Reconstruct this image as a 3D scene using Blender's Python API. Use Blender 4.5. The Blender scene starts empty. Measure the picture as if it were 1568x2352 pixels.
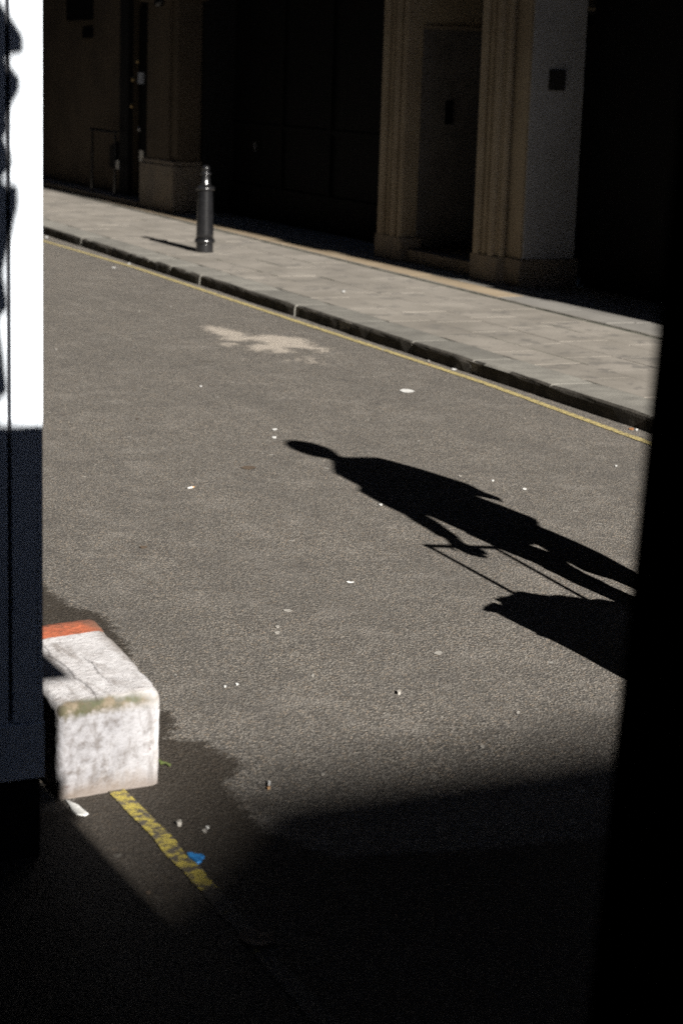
import bpy, bmesh, math, random
from mathutils import Vector, Matrix, noise as mnoise
random.seed(7)
scene = bpy.context.scene
COL = scene.collection
rad = math.radians

# ------------------------------------------------------------------ camera
# world frame: +y is the way the sunlight travels over the ground, z up, the photographer stands at x = y = 0
CAM_H, F_PX, PW, PH = 2.0, 4500.0, 1568.0, 2352.0
yaw, tilt, roll = rad(25.5), rad(12.5), rad(1.85)
R0 = Vector((math.cos(yaw), -math.sin(yaw), 0))
F0 = Vector((math.sin(yaw), math.cos(yaw), 0))
FW = F0 * math.cos(tilt) + Vector((0, 0, -math.sin(tilt)))
UP0 = R0.cross(FW)
RT = R0 * math.cos(roll) + UP0 * math.sin(roll)
UP = -R0 * math.sin(roll) + UP0 * math.cos(roll)
cd = bpy.data.cameras.new('camera')
cam = bpy.data.objects.new('camera', cd)
COL.objects.link(cam)
cam.matrix_world = Matrix(((RT.x, UP.x, -FW.x, 0), (RT.y, UP.y, -FW.y, 0), (RT.z, UP.z, -FW.z, CAM_H), (0, 0, 0, 1)))
cd.sensor_fit = 'VERTICAL'
cd.sensor_height = 36
cd.sensor_width = 24
cd.lens = F_PX / PH * 36
cd.clip_start, cd.clip_end = 0.05, 1000
cd.dof.use_dof = True
cd.dof.focus_distance = 8.0
cd.dof.aperture_fstop = 3.8
scene.camera = cam

# ------------------------------------------------------------------ light
SUN_EL = 25.0
T = math.tan(rad(SUN_EL))
w = bpy.data.worlds.new('World')
scene.world = w
w.use_nodes = True
nt = w.node_tree
nt.nodes.clear()
sky = nt.nodes.new('ShaderNodeTexSky')
sky.sky_type = 'NISHITA'
sky.sun_disc = False
sky.sun_elevation = rad(SUN_EL)
sky.sun_rotation = rad(180)
sky.air_density = 0.55
sky.dust_density = 0.3
sky.altitude = 100
bg = nt.nodes.new('ShaderNodeBackground')
bg.inputs['Strength'].default_value = 0.05
wo = nt.nodes.new('ShaderNodeOutputWorld')
nt.links.new(sky.outputs[0], bg.inputs['Color'])
nt.links.new(bg.outputs[0], wo.inputs['Surface'])
sl = bpy.data.lights.new('sun', 'SUN')
sl.energy = 5.0
sl.angle = rad(0.53)
sl.color = (1.0, 0.955, 0.895)
sun = bpy.data.objects.new('sun', sl)
COL.objects.link(sun)
sun.location = (6, -20, 20)
sun.rotation_euler = Vector((0, -math.cos(rad(SUN_EL)), math.sin(rad(SUN_EL)))).to_track_quat('Z', 'Y').to_euler()
scene.view_settings.view_transform = 'Standard'
scene.view_settings.look = 'None'
scene.view_settings.gamma = 1
scene.view_settings.exposure = 1.55
scene.view_settings.use_curve_mapping = False
scene.cycles.use_denoising = False
scene.cycles.max_bounces = 6
scene.cycles.diffuse_bounces = 4
scene.cycles.sample_clamp_indirect = 4

# ------------------------------------------------------------------ helpers
def at(px, py, z=0.0):
    """the point of the level plane z that the photograph shows at px, py (of 1568 x 2352)"""
    d = FW + RT * ((px - PW / 2) / F_PX) - UP * ((py - PH / 2) / F_PX)
    return Vector((0, 0, CAM_H)) + d * ((z - CAM_H) / d.z)

def N(nt, typ, **kw):
    n = nt.nodes.new(typ)
    for k, v in kw.items():
        if k.startswith('i_'):
            n.inputs[int(k[2:]) if k[2:].isdigit() else k[2:]].default_value = v
        else:
            setattr(n, k, v)
    return n

def newmat(name):
    m = bpy.data.materials.new(name)
    m.use_nodes = True
    b = m.node_tree.nodes['Principled BSDF']
    return m, m.node_tree, b, m.node_tree.links.new

def rgba(c):
    return (c[0], c[1], c[2], 1)

def mixc(nt, L, fac, a, b, mode='MIX'):
    n = nt.nodes.new('ShaderNodeMix')
    n.data_type = 'RGBA'
    n.blend_type = mode
    for sock, v in ((n.inputs[0], fac), (n.inputs[6], a), (n.inputs[7], b)):
        if hasattr(v, 'links'):
            L(v, sock)
        else:
            sock.default_value = v if isinstance(v, (int, float)) else rgba(v)
    return n.outputs[2]

def math_(nt, L, op, a, b=0.0, c=None):
    n = nt.nodes.new('ShaderNodeMath')
    n.operation = op
    for i, v in enumerate((a, b) if c is None else (a, b, c)):
        if hasattr(v, 'links'):
            L(v, n.inputs[i])
        else:
            n.inputs[i].default_value = v
    return n.outputs[0]

def ramp(nt, L, v, lo, hi, a=0.0, b=1.0):
    n = nt.nodes.new('ShaderNodeMapRange')
    n.clamp = True
    L(v, n.inputs[0])
    for i, x in enumerate((lo, hi, a, b)):
        n.inputs[i + 1].default_value = x
    return n.outputs[0]

def noise(nt, L, vec, scale, detail=3.0, rough=0.55):
    n = nt.nodes.new('ShaderNodeTexNoise')
    n.inputs['Scale'].default_value = scale
    n.inputs['Detail'].default_value = detail
    n.inputs['Roughness'].default_value = rough
    L(vec, n.inputs['Vector'])
    return n.outputs['Fac']

def bump(nt, L, h, dist, strength=1.0, normal=None):
    n = nt.nodes.new('ShaderNodeBump')
    n.inputs['Strength'].default_value = strength
    n.inputs['Distance'].default_value = dist
    L(h, n.inputs['Height'])
    if normal is not None:
        L(normal, n.inputs['Normal'])
    return n.outputs[0]

def simple(name, c1, c2, rough=0.7, scale=6.0, bscale=60.0, bdist=0.002, metal=0.0, spec=0.4, objrand=0.0, wear=None):
    """two tones blended by noise, fine relief, an optional worn tone in patches, an optional tone per object"""
    m, nt, b, L = newmat(name)
    tc = nt.nodes.new('ShaderNodeTexCoord').outputs['Object']
    n1 = noise(nt, L, tc, scale, 5)
    col = mixc(nt, L, ramp(nt, L, n1, 0.35, 0.65), c1, c2)
    n2 = noise(nt, L, tc, bscale, 3)
    col = mixc(nt, L, ramp(nt, L, n2, 0.3, 0.7, 0.0, 0.22), col, (0.02, 0.02, 0.02))
    if wear:
        n3 = noise(nt, L, tc, wear[1], 6, 0.7)
        col = mixc(nt, L, ramp(nt, L, n3, wear[2], wear[2] + 0.06), col, wear[0])
    if objrand:
        oi = nt.nodes.new('ShaderNodeObjectInfo')
        f = ramp(nt, L, oi.outputs['Random'], 0, 1, 1 - objrand, 1 + objrand)
        hsv = nt.nodes.new('ShaderNodeHueSaturation')
        L(col, hsv.inputs['Color'])
        L(f, hsv.inputs['Value'])
        col = hsv.outputs[0]
    L(col, b.inputs['Base Color'])
    b.inputs['Roughness'].default_value = rough
    b.inputs['Metallic'].default_value = metal
    b.inputs['Specular IOR Level'].default_value = spec
    L(bump(nt, L, n2, bdist), b.inputs['Normal'])
    return m

def link(name, me, mat=None, parent=None, loc=None):
    o = bpy.data.objects.new(name, me)
    COL.objects.link(o)
    if mat is not None and me is not None:
        for q in (mat if isinstance(mat, (list, tuple)) else [mat]):
            me.materials.append(q)
    if parent is not None:
        o.parent = parent
    if loc is not None:
        o.location = loc
    return o

def from_bm(name, bm, mat, parent=None, loc=None, smooth=False):
    me = bpy.data.meshes.new(name)
    bmesh.ops.recalc_face_normals(bm, faces=bm.faces[:])
    bm.to_mesh(me)
    bm.free()
    if smooth:
        for p in me.polygons:
            p.use_smooth = True
    return link(name, me, mat, parent, loc)

def tag(o, label=None, cat=None, group=None, kind=None):
    for k, v in (('label', label), ('category', cat), ('group', group), ('kind', kind)):
        if v:
            o[k] = v
    return o

def thing(name, loc, label, cat, group=None):
    o = bpy.data.objects.new(name, None)
    o.empty_display_size = 0.2
    COL.objects.link(o)
    o.location = loc
    return tag(o, label, cat, group)

def add_box(bm, x0, x1, y0, y1, z0, z1, bev=0.0):
    r = bmesh.ops.create_cube(bm, size=1)
    bmesh.ops.scale(bm, vec=(x1 - x0, y1 - y0, z1 - z0), verts=r['verts'])
    bmesh.ops.translate(bm, vec=((x0 + x1) / 2, (y0 + y1) / 2, (z0 + z1) / 2), verts=r['verts'])
    if bev:
        es = list({e for v in r['verts'] for e in v.link_edges})
        bmesh.ops.bevel(bm, geom=es, offset=bev, segments=2, affect='EDGES', profile=0.6)

def box(name, x0, x1, y0, y1, z0, z1, mat, parent=None, bev=0.0):
    """a box given in world coordinates, whatever its parent's place"""
    bm = bmesh.new()
    p = parent.matrix_basis.translation if parent is not None else Vector((0, 0, 0))
    if parent is not None and parent.parent is not None:
        p = p + parent.parent.matrix_basis.translation
    add_box(bm, x0 - p.x, x1 - p.x, y0 - p.y, y1 - p.y, z0 - p.z, z1 - p.z, bev)
    return from_bm(name, bm, mat, parent)

def prism(name, pts, z0, z1, mat, parent=None, bev=0.0):
    """an upright prism over a plan outline, world coordinates"""
    bm = bmesh.new()
    p = parent.location if parent is not None else Vector((0, 0, 0))
    lo = [bm.verts.new((x - p.x, y - p.y, z0 - p.z)) for x, y in pts]
    hi = [bm.verts.new((x - p.x, y - p.y, z1 - p.z)) for x, y in pts]
    n = len(pts)
    bm.faces.new(lo)
    bm.faces.new(hi)
    for i in range(n):
        bm.faces.new((lo[i], lo[(i + 1) % n], hi[(i + 1) % n], hi[i]))
    if bev:
        bmesh.ops.bevel(bm, geom=bm.edges[:], offset=bev, segments=2, affect='EDGES')
    return from_bm(name, bm, mat, parent)

def lathe(bm, prof, n=24, c=(0, 0, 0)):
    rings = []
    for r, z in prof:
        rings.append([bm.verts.new((c[0] + r * math.cos(2 * math.pi * i / n), c[1] + r * math.sin(2 * math.pi * i / n), c[2] + z)) for i in range(n)])
    for a, b in zip(rings, rings[1:]):
        for i in range(n):
            bm.faces.new((a[i], a[(i + 1) % n], b[(i + 1) % n], b[i]))
    bm.faces.new(rings[0])
    bm.faces.new(rings[-1])

def chain(bm, pts, n=12):
    """a capped tube through (point, radius) stations"""
    P = [Vector(p) for p, r in pts]
    rings = []
    ref = Vector((0.31, 0.2, 0.93)).normalized()
    for i, (p, r) in enumerate(pts):
        d = (P[min(i + 1, len(P) - 1)] - P[max(i - 1, 0)]).normalized()
        if abs(d.dot(ref)) > 0.97:
            ref2 = Vector((1, 0, 0))
        else:
            ref2 = ref
        a = d.cross(ref2).normalized()
        b = d.cross(a)
        rings.append([bm.verts.new(P[i] + (a * math.cos(2 * math.pi * k / n) + b * math.sin(2 * math.pi * k / n)) * r) for k in range(n)])
    for a, b in zip(rings, rings[1:]):
        for i in range(n):
            bm.faces.new((a[i], a[(i + 1) % n], b[(i + 1) % n], b[i]))
    bm.faces.new(rings[0])
    bm.faces.new(rings[-1])

def ell(bm, c, rx, ry, rz, rotz=0.0, tiltx=0.0, seg=20):
    M = Matrix.Translation(c) @ Matrix.Rotation(rotz, 4, 'Z') @ Matrix.Rotation(tiltx, 4, 'Y') @ Matrix.Diagonal((rx, ry, rz, 1))
    bmesh.ops.create_uvsphere(bm, u_segments=seg, v_segments=seg // 2 + 2, radius=1, matrix=M)

def loft(bm, rings):
    """closed rings of (centre, half breadth, half depth, turn about z), joined and capped"""
    n = 24
    rs = []
    for c, a, b, rz in rings:
        row = []
        for k in range(n):
            t = 2 * math.pi * k / n
            x, y = a * math.cos(t), b * math.sin(t)
            row.append(bm.verts.new((c[0] + x * math.cos(rz) - y * math.sin(rz), c[1] + x * math.sin(rz) + y * math.cos(rz), c[2])))
        rs.append(row)
    for a, b in zip(rs, rs[1:]):
        for i in range(n):
            bm.faces.new((a[i], a[(i + 1) % n], b[(i + 1) % n], b[i]))
    bm.faces.new(rs[0])
    bm.faces.new(rs[-1])

def melt(o, size=0.011, it=6):
    """fuse overlapping pieces into one continuous skin"""
    r = o.modifiers.new('fuse', 'REMESH')
    r.mode = 'VOXEL'
    r.voxel_size = size
    r.use_smooth_shade = True
    s = o.modifiers.new('soften', 'SMOOTH')
    s.iterations = it
    s.factor = 0.5

# ------------------------------------------------------------------ materials
def asphalt_mat():
    m, nt, b, L = newmat('worn_asphalt')
    tc = nt.nodes.new('ShaderNodeTexCoord').outputs['Object']
    v = N(nt, 'ShaderNodeTexVoronoi', feature='F1')
    v.inputs['Scale'].default_value = 125
    L(tc, v.inputs['Vector'])
    sep = nt.nodes.new('ShaderNodeSeparateColor')
    L(v.outputs['Color'], sep.inputs[0])
    # every chipping has its own tone
    c = mixc(nt, L, ramp(nt, L, sep.outputs[0], 0, 1), (0.105, 0.094, 0.08), (0.345, 0.318, 0.28))
    c = mixc(nt, L, ramp(nt, L, sep.outputs[1], 0.86, 0.93, 0, 0.8), c, (0.34, 0.27, 0.20))
    c = mixc(nt, L, ramp(nt, L, sep.outputs[2], 0.88, 0.95, 0, 0.8), c, (0.07, 0.07, 0.072))
    # bitumen between the chippings
    gap = ramp(nt, L, v.outputs['Distance'], 0.30, 0.58)
    c = mixc(nt, L, math_(nt, L, 'MULTIPLY', gap, 0.75), c, (0.045, 0.042, 0.038))
    # broad wear and dirt
    n1 = noise(nt, L, tc, 1.1, 5, 0.6)
    c = mixc(nt, L, ramp(nt, L, n1, 0.35, 0.68, 0.0, 0.32), c, (0.085, 0.08, 0.072))
    n2 = noise(nt, L, tc, 3.7, 4, 0.6)
    c = mixc(nt, L, ramp(nt, L, n2, 0.52, 0.78, 0.0, 0.22), c, (0.33, 0.305, 0.275))
    n5 = noise(nt, L, tc, 4.5, 5, 0.65)
    c = mixc(nt, L, ramp(nt, L, n5, 0.53, 0.68, 0.0, 0.42), c, (0.07, 0.065, 0.06))
    # tyre polished and dirty bands running with the street
    tm = nt.nodes.new('ShaderNodeMapping')
    tm.inputs['Scale'].default_value = (2.2, 0.10, 1.0)
    L(tc, tm.inputs['Vector'])
    n10 = noise(nt, L, tm.outputs[0], 1.0, 4, 0.6)
    c = mixc(nt, L, ramp(nt, L, n10, 0.45, 0.65, 0.0, 0.24), c, (0.075, 0.07, 0.064))
    # hairline cracks and a few oil drips
    v3 = N(nt, 'ShaderNodeTexVoronoi', feature='F1')
    v3.inputs['Scale'].default_value = 1.3
    L(tc, v3.inputs['Vector'])
    s3 = nt.nodes.new('ShaderNodeSeparateColor')
    L(v3.outputs['Color'], s3.inputs[0])
    dsp = math_(nt, L, 'ADD', v3.outputs['Distance'], math_(nt, L, 'MULTIPLY', math_(nt, L, 'SUBTRACT', n5, 0.5), 0.10))
    oil = math_(nt, L, 'MULTIPLY', ramp(nt, L, dsp, 0.03, 0.12, 0.55, 0.0), ramp(nt, L, s3.outputs[0], 0.45, 0.6))
    c = mixc(nt, L, oil, c, (0.05, 0.043, 0.036))
    # pale specks and chewing gum
    v2 = N(nt, 'ShaderNodeTexVoronoi', feature='F1')
    v2.inputs['Scale'].default_value = 7.0
    L(tc, v2.inputs['Vector'])
    s2 = nt.nodes.new('ShaderNodeSeparateColor')
    L(v2.outputs['Color'], s2.inputs[0])
    rr = ramp(nt, L, s2.outputs[0], 0, 1, 0.02, 0.10)
    gum = math_(nt, L, 'MULTIPLY', math_(nt, L, 'LESS_THAN', v2.outputs['Distance'], rr), ramp(nt, L, s2.outputs[1], 0.45, 0.95, 0.0, 0.55))
    c = mixc(nt, L, gum, c, (0.38, 0.37, 0.34))
    # dried cement, ground into the chippings
    atc = N(nt, 'ShaderNodeAttribute', attribute_name='cement')
    n7 = noise(nt, L, tc, 19, 5, 0.72)
    n8 = noise(nt, L, tc, 60, 3)
    cv = math_(nt, L, 'ADD', atc.outputs['Fac'], math_(nt, L, 'MULTIPLY', math_(nt, L, 'SUBTRACT', n7, 0.5), 1.9))
    cv = math_(nt, L, 'ADD', cv, math_(nt, L, 'MULTIPLY', math_(nt, L, 'SUBTRACT', n8, 0.5), 0.6))
    cv = math_(nt, L, 'MULTIPLY', ramp(nt, L, cv, 0.50, 0.84), ramp(nt, L, atc.outputs['Fac'], 0.05, 0.2))
    c = mixc(nt, L, math_(nt, L, 'MULTIPLY', cv, 0.70), c, mixc(nt, L, n7, (0.44, 0.40, 0.35), (0.36, 0.31, 0.25)))
    # wet stain by the block plus painted foreground shade (attribute broken up by noise)
    at_ = N(nt, 'ShaderNodeAttribute', attribute_name='damp_shade')
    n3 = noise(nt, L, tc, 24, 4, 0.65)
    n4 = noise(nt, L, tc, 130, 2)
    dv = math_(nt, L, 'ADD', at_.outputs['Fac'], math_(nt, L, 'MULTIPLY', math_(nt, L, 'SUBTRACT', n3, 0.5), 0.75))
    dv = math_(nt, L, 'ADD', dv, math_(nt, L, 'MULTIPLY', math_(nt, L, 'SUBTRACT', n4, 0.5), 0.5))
    damp_shade = ramp(nt, L, dv, 0.46, 0.60)
    c = mixc(nt, L, math_(nt, L, 'MULTIPLY', damp_shade, 0.80), c, (0.024, 0.019, 0.014))
    L(c, b.inputs['Base Color'])
    L(ramp(nt, L, damp_shade, 0, 1, 0.90, 0.70), b.inputs['Roughness'])
    b.inputs['Specular IOR Level'].default_value = 0.12
    h = math_(nt, L, 'SUBTRACT', 1.0, v.outputs['Distance'])
    n6 = noise(nt, L, tc, 330, 2)
    h = math_(nt, L, 'ADD', math_(nt, L, 'MULTIPLY', sep.outputs[0], 0.5), h)
    h = math_(nt, L, 'ADD', h, math_(nt, L, 'MULTIPLY', n6, 0.35))
    L(bump(nt, L, h, 0.0055, 0.85), b.inputs['Normal'])
    return m

def paint_line_mat(name, c1, c2, lo, hi, under=(0.075, 0.063, 0.045)):
    m, nt, b, L = newmat(name)
    tc = nt.nodes.new('ShaderNodeTexCoord').outputs['Object']
    n1 = noise(nt, L, tc, 26, 5, 0.7)
    n2 = noise(nt, L, tc, 4, 3)
    n3 = noise(nt, L, tc, 150, 2)
    c = mixc(nt, L, n2, c1, c2)
    c = mixc(nt, L, ramp(nt, L, n3, 0.45, 0.7, 0, 0.4), c, (0.11, 0.085, 0.04))
    c = mixc(nt, L, ramp(nt, L, n1, lo, hi), c, under)
    L(c, b.inputs['Base Color'])
    b.inputs['Roughness'].default_value = 0.75
    L(bump(nt, L, math_(nt, L, 'ADD', n1, n3), 0.006), b.inputs['Normal'])
    return m

def block_mat():
    m, nt, b, L = newmat('painted_concrete_block')
    tc = nt.nodes.new('ShaderNodeTexCoord').outputs['Object']
    xyz = nt.nodes.new('ShaderNodeSeparateXYZ')
    L(tc, xyz.inputs[0])
    X, Y, Z = xyz.outputs
    n1 = noise(nt, L, tc, 9, 6, 0.7)
    n2 = noise(nt, L, tc, 34, 5, 0.7)
    n3 = noise(nt, L, tc, 120, 3)
    st = nt.nodes.new('ShaderNodeMapping')
    st.inputs['Scale'].default_value = (30, 5, 9)
    L(tc, st.inputs['Vector'])
    n4 = noise(nt, L, st.outputs[0], 1.0, 5, 0.65)
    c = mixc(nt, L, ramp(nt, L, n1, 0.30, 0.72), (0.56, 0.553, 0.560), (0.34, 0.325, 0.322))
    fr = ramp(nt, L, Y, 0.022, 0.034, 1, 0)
    # the front is scraped and greyer, with a few scuffs running out from one knock
    wob = math_(nt, L, 'MULTIPLY', math_(nt, L, 'SUBTRACT', n1, 0.5), 0.10)
    gx = math_(nt, L, 'ADD', math_(nt, L, 'SUBTRACT', X, 0.135), wob)
    gz = math_(nt, L, 'ADD', math_(nt, L, 'SUBTRACT', Z, 0.10), wob)
    ang = math_(nt, L, 'ARCTAN2', gz, gx)
    rd = math_(nt, L, 'SQRT', math_(nt, L, 'ADD', math_(nt, L, 'MULTIPLY', gx, gx), math_(nt, L, 'MULTIPLY', gz, gz)))
    cmb = nt.nodes.new('ShaderNodeCombineXYZ')
    L(math_(nt, L, 'MULTIPLY', ang, 0.55), cmb.inputs[0])
    L(rd, cmb.inputs[1])
    n9 = noise(nt, L, cmb.outputs[0], 3.0, 3, 0.55)
    scuff = math_(nt, L, 'MULTIPLY', ramp(nt, L, n9, 0.52, 0.66), ramp(nt, L, rd, 0.02, 0.15, 1, 0))
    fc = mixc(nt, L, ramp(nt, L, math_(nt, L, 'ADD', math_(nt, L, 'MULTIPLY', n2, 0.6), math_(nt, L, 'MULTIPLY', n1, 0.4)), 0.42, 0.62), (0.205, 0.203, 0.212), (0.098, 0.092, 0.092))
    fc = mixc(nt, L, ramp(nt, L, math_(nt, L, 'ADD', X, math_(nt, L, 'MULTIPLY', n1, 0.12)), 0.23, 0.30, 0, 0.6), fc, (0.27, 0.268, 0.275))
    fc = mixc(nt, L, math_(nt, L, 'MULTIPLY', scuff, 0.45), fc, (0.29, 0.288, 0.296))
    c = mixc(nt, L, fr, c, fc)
    c = mixc(nt, L, ramp(nt, L, n2, 0.52, 0.70, 0, 0.65), c, mixc(nt, L, fr, (0.19, 0.168, 0.152), (0.085, 0.074, 0.068)))
    c = mixc(nt, L, ramp(nt, L, n4, 0.52, 0.66, 0, 0.6), c, mixc(nt, L, fr, (0.17, 0.147, 0.132), (0.088, 0.077, 0.07)))
    # red end of the paintwork
    jitter = math_(nt, L, 'MULTIPLY', math_(nt, L, 'SUBTRACT', n2, 0.5), 0.025)
    ry = math_(nt, L, 'ADD', math_(nt, L, 'SUBTRACT', Y, math_(nt, L, 'MULTIPLY', X, 0.10)), jitter)
    red = ramp(nt, L, ry, 0.652, 0.660)
    rc = mixc(nt, L, ramp(nt, L, n4, 0.35, 0.72), (0.44, 0.125, 0.06), (0.31, 0.088, 0.046))
    rc = mixc(nt, L, ramp(nt, L, n2, 0.50, 0.66, 0, 0.7), rc, (0.14, 0.072, 0.045))
    c = mixc(nt, L, red, c, rc)
    # worn arris all along the top rear and right edges
    e1 = ramp(nt, L, math_(nt, L, 'ADD', X, math_(nt, L, 'MULTIPLY', n2, 0.035)), 0.325, 0.40, 0, 0.85)
    c = mixc(nt, L, math_(nt, L, 'MULTIPLY', e1, ramp(nt, L, Y, 0.05, 0.3)), c, (0.12, 0.095, 0.07))
    e2 = ramp(nt, L, math_(nt, L, 'ADD', Y, math_(nt, L, 'MULTIPLY', n1, 0.05)), 0.80, 0.86, 0, 0.7)
    c = mixc(nt, L, e2, c, (0.10, 0.06, 0.045))
    # long cracks on the top
    for a, k, wd in ((0.125, 0.02, 0.0045), (0.19, 0.05, 0.003)):
        dx = math_(nt, L, 'SUBTRACT', math_(nt, L, 'SUBTRACT', X, a), math_(nt, L, 'MULTIPLY', Y, k))
        dx = math_(nt, L, 'ADD', dx, math_(nt, L, 'MULTIPLY', math_(nt, L, 'SUBTRACT', n1, 0.5), 0.07))
        cr = math_(nt, L, 'MULTIPLY', ramp(nt, L, math_(nt, L, 'ABSOLUTE', dx), wd * 0.3, wd * 1.3, 0.6, 0.0), ramp(nt, L, Z, 0.262, 0.272))
        if a > 0.15:
            cr = math_(nt, L, 'MULTIPLY', cr, ramp(nt, L, math_(nt, L, 'ABSOLUTE', math_(nt, L, 'SUBTRACT', Y, 0.3)), 0.10, 0.16, 1, 0))
        c = mixc(nt, L, cr, c, (0.035, 0.03, 0.028))
    # moss and dirt along the front arris
    mz = ramp(nt, L, math_(nt, L, 'ADD', Z, math_(nt, L, 'MULTIPLY', math_(nt, L, 'SUBTRACT', n2, 0.5), 0.07)), 0.228, 0.256)
    my = ramp(nt, L, math_(nt, L, 'ADD', Y, math_(nt, L, 'MULTIPLY', math_(nt, L, 'SUBTRACT', n2, 0.5), 0.08)), 0.016, 0.055, 1, 0)
    band = math_(nt, L, 'MULTIPLY', mz, my)
    dirt = mixc(nt, L, ramp(nt, L, n2, 0.42, 0.56), (0.115, 0.09, 0.055), (0.045, 0.04, 0.016))
    dirt = mixc(nt, L, ramp(nt, L, n1, 0.52, 0.62, 0, 0.8), dirt, (0.034, 0.042, 0.012))
    c = mixc(nt, L, math_(nt, L, 'MULTIPLY', band, 0.88), c, dirt)
    # grubby foot
    ft = ramp(nt, L, math_(nt, L, 'ADD', Z, math_(nt, L, 'MULTIPLY', math_(nt, L, 'SUBTRACT', n4, 0.5), 0.10)), 0.01, 0.06, 0.75, 0)
    c = mixc(nt, L, ft, c, (0.12, 0.095, 0.075))
    # chips
    v = N(nt, 'ShaderNodeTexVoronoi', feature='F1')
    v.inputs['Scale'].default_value = 24
    L(tc, v.inputs['Vector'])
    s = nt.nodes.new('ShaderNodeSeparateColor')
    L(v.outputs['Color'], s.inputs[0])
    chip = math_(nt, L, 'MULTIPLY', ramp(nt, L, v.outputs['Distance'], 0.06, 0.12, 1, 0), ramp(nt, L, s.outputs[0], 0.45, 0.6))
    c = mixc(nt, L, math_(nt, L, 'MULTIPLY', chip, 0.7), c, (0.09, 0.045, 0.045))
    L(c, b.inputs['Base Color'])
    b.inputs['Roughness'].default_value = 0.82
    b.inputs['Specular IOR Level'].default_value = 0.25
    hh = math_(nt, L, 'ADD', n2, math_(nt, L, 'MULTIPLY', n3, 0.4))
    L(bump(nt, L, hh, 0.006), b.inputs['Normal'])
    return m

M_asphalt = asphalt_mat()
M_ground = simple('rough_ground', (0.05, 0.048, 0.045), (0.07, 0.065, 0.06), 0.9)
M_yellow_far = paint_line_mat('yellow_road_paint', (0.40, 0.325, 0.125), (0.32, 0.262, 0.115), 0.50, 0.66)
M_yellow_near = paint_line_mat('flaking_yellow_paint', (0.44, 0.36, 0.055), (0.30, 0.24, 0.05), 0.45, 0.56)
M_kerb_face = simple('shaded_kerb_face', (0.035, 0.032, 0.027), (0.075, 0.068, 0.058), 0.95, 7, 70, 0.004, spec=0.1)  # darker copy of the kerb stone: the face's shade put in colour
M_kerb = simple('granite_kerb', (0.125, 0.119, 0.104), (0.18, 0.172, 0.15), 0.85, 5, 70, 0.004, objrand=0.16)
M_slab = simple('stone_flag', (0.156, 0.141, 0.119), (0.220, 0.200, 0.172), 0.9, 1.7, 50, 0.002, objrand=0.05, wear=((0.112, 0.103, 0.09), 4, 0.55))
M_slab_grey = simple('grey_flag', (0.145, 0.137, 0.123), (0.19, 0.18, 0.162), 0.9, 2.5, 80, 0.0015, objrand=0.08)
M_slab_tan = simple('tan_flag', (0.205, 0.155, 0.095), (0.25, 0.197, 0.13), 0.9, 2.5, 80, 0.0015, objrand=0.10)
M_mortar = simple('pale_mortar', (0.165, 0.152, 0.132), (0.13, 0.12, 0.103), 0.95, 14, 120, 0.004)
M_joint = simple('dirty_joint', (0.045, 0.05, 0.038), (0.09, 0.085, 0.07), 0.95, 10, 120, 0.003)
M_moss = simple('mossy_joint', (0.03, 0.04, 0.022), (0.055, 0.055, 0.035), 0.95, 12, 120, 0.004)
M_cement = simple('dried_cement', (0.40, 0.365, 0.31), (0.29, 0.262, 0.225), 0.9, 7, 60, 0.004, wear=((0.19, 0.172, 0.148), 11, 0.53))
M_white = simple('white_gloss_paint', (0.74, 0.80, 0.87), (0.70, 0.76, 0.83), 0.4, 3, 40, 0.0004)
M_groove = simple('dark_groove', (0.03, 0.03, 0.035), (0.05, 0.05, 0.055), 0.9)  # even dark tone for the back of the groove
M_brownstone = simple('brown_render', (0.085, 0.066, 0.046), (0.06, 0.047, 0.034), 0.9, 1.6, 60, 0.002, spec=0.2)
M_stone = simple('cream_stone', (0.30, 0.25, 0.18), (0.22, 0.178, 0.125), 0.85, 1.6, 60, 0.002)
M_stone_skylit = simple('skylit_stone', (0.36, 0.36, 0.37), (0.28, 0.28, 0.285), 0.85, 1.3, 60, 0.002)  # stone of the return face, sky light put into its bluish grey
M_plinth = simple('plinth_stone', (0.20, 0.165, 0.125), (0.14, 0.12, 0.10), 0.85, 3, 60, 0.003)
M_doorpaint = simple('dark_door_paint', (0.125, 0.118, 0.115), (0.09, 0.085, 0.083), 0.5)
M_black = simple('black_shopfront', (0.003, 0.003, 0.0035), (0.004, 0.004, 0.0045), 0.6, spec=0.05)
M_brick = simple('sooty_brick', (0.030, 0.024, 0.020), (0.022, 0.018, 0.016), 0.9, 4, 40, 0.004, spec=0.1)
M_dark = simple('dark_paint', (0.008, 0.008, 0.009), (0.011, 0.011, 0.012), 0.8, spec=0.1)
M_iron = simple('black_iron_paint', (0.004, 0.004, 0.0045), (0.007, 0.007, 0.008), 0.21, 14, 60, 0.0012, spec=0.6)
M_bronze = simple('dark_plaque', (0.014, 0.013, 0.012), (0.02, 0.018, 0.017), 0.5)
M_paper = simple('white_paper', (0.60, 0.60, 0.58), (0.48, 0.48, 0.46), 0.8, 20, 80, 0.002)
M_grey_sign = simple('pale_blue_panel', (0.34, 0.38, 0.46), (0.30, 0.33, 0.40), 0.5)
M_filter = simple('tan_filter_paper', (0.30, 0.17, 0.08), (0.36, 0.22, 0.11), 0.85, 90)
M_blue = simple('blue_plastic', (0.03, 0.24, 0.60), (0.02, 0.18, 0.50), 0.5, 20)
M_green = simple('green_stalk', (0.075, 0.105, 0.025), (0.06, 0.075, 0.02), 0.7, 30)
M_leaf = simple('dead_leaf', (0.10, 0.07, 0.045), (0.07, 0.05, 0.034), 0.8, 30)
M_orange = simple('orange_scrap', (0.34, 0.15, 0.05), (0.26, 0.11, 0.04), 0.8, 30)
M_pebble = simple('pale_pebble', (0.32, 0.305, 0.275), (0.24, 0.225, 0.20), 0.8, 40)
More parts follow.
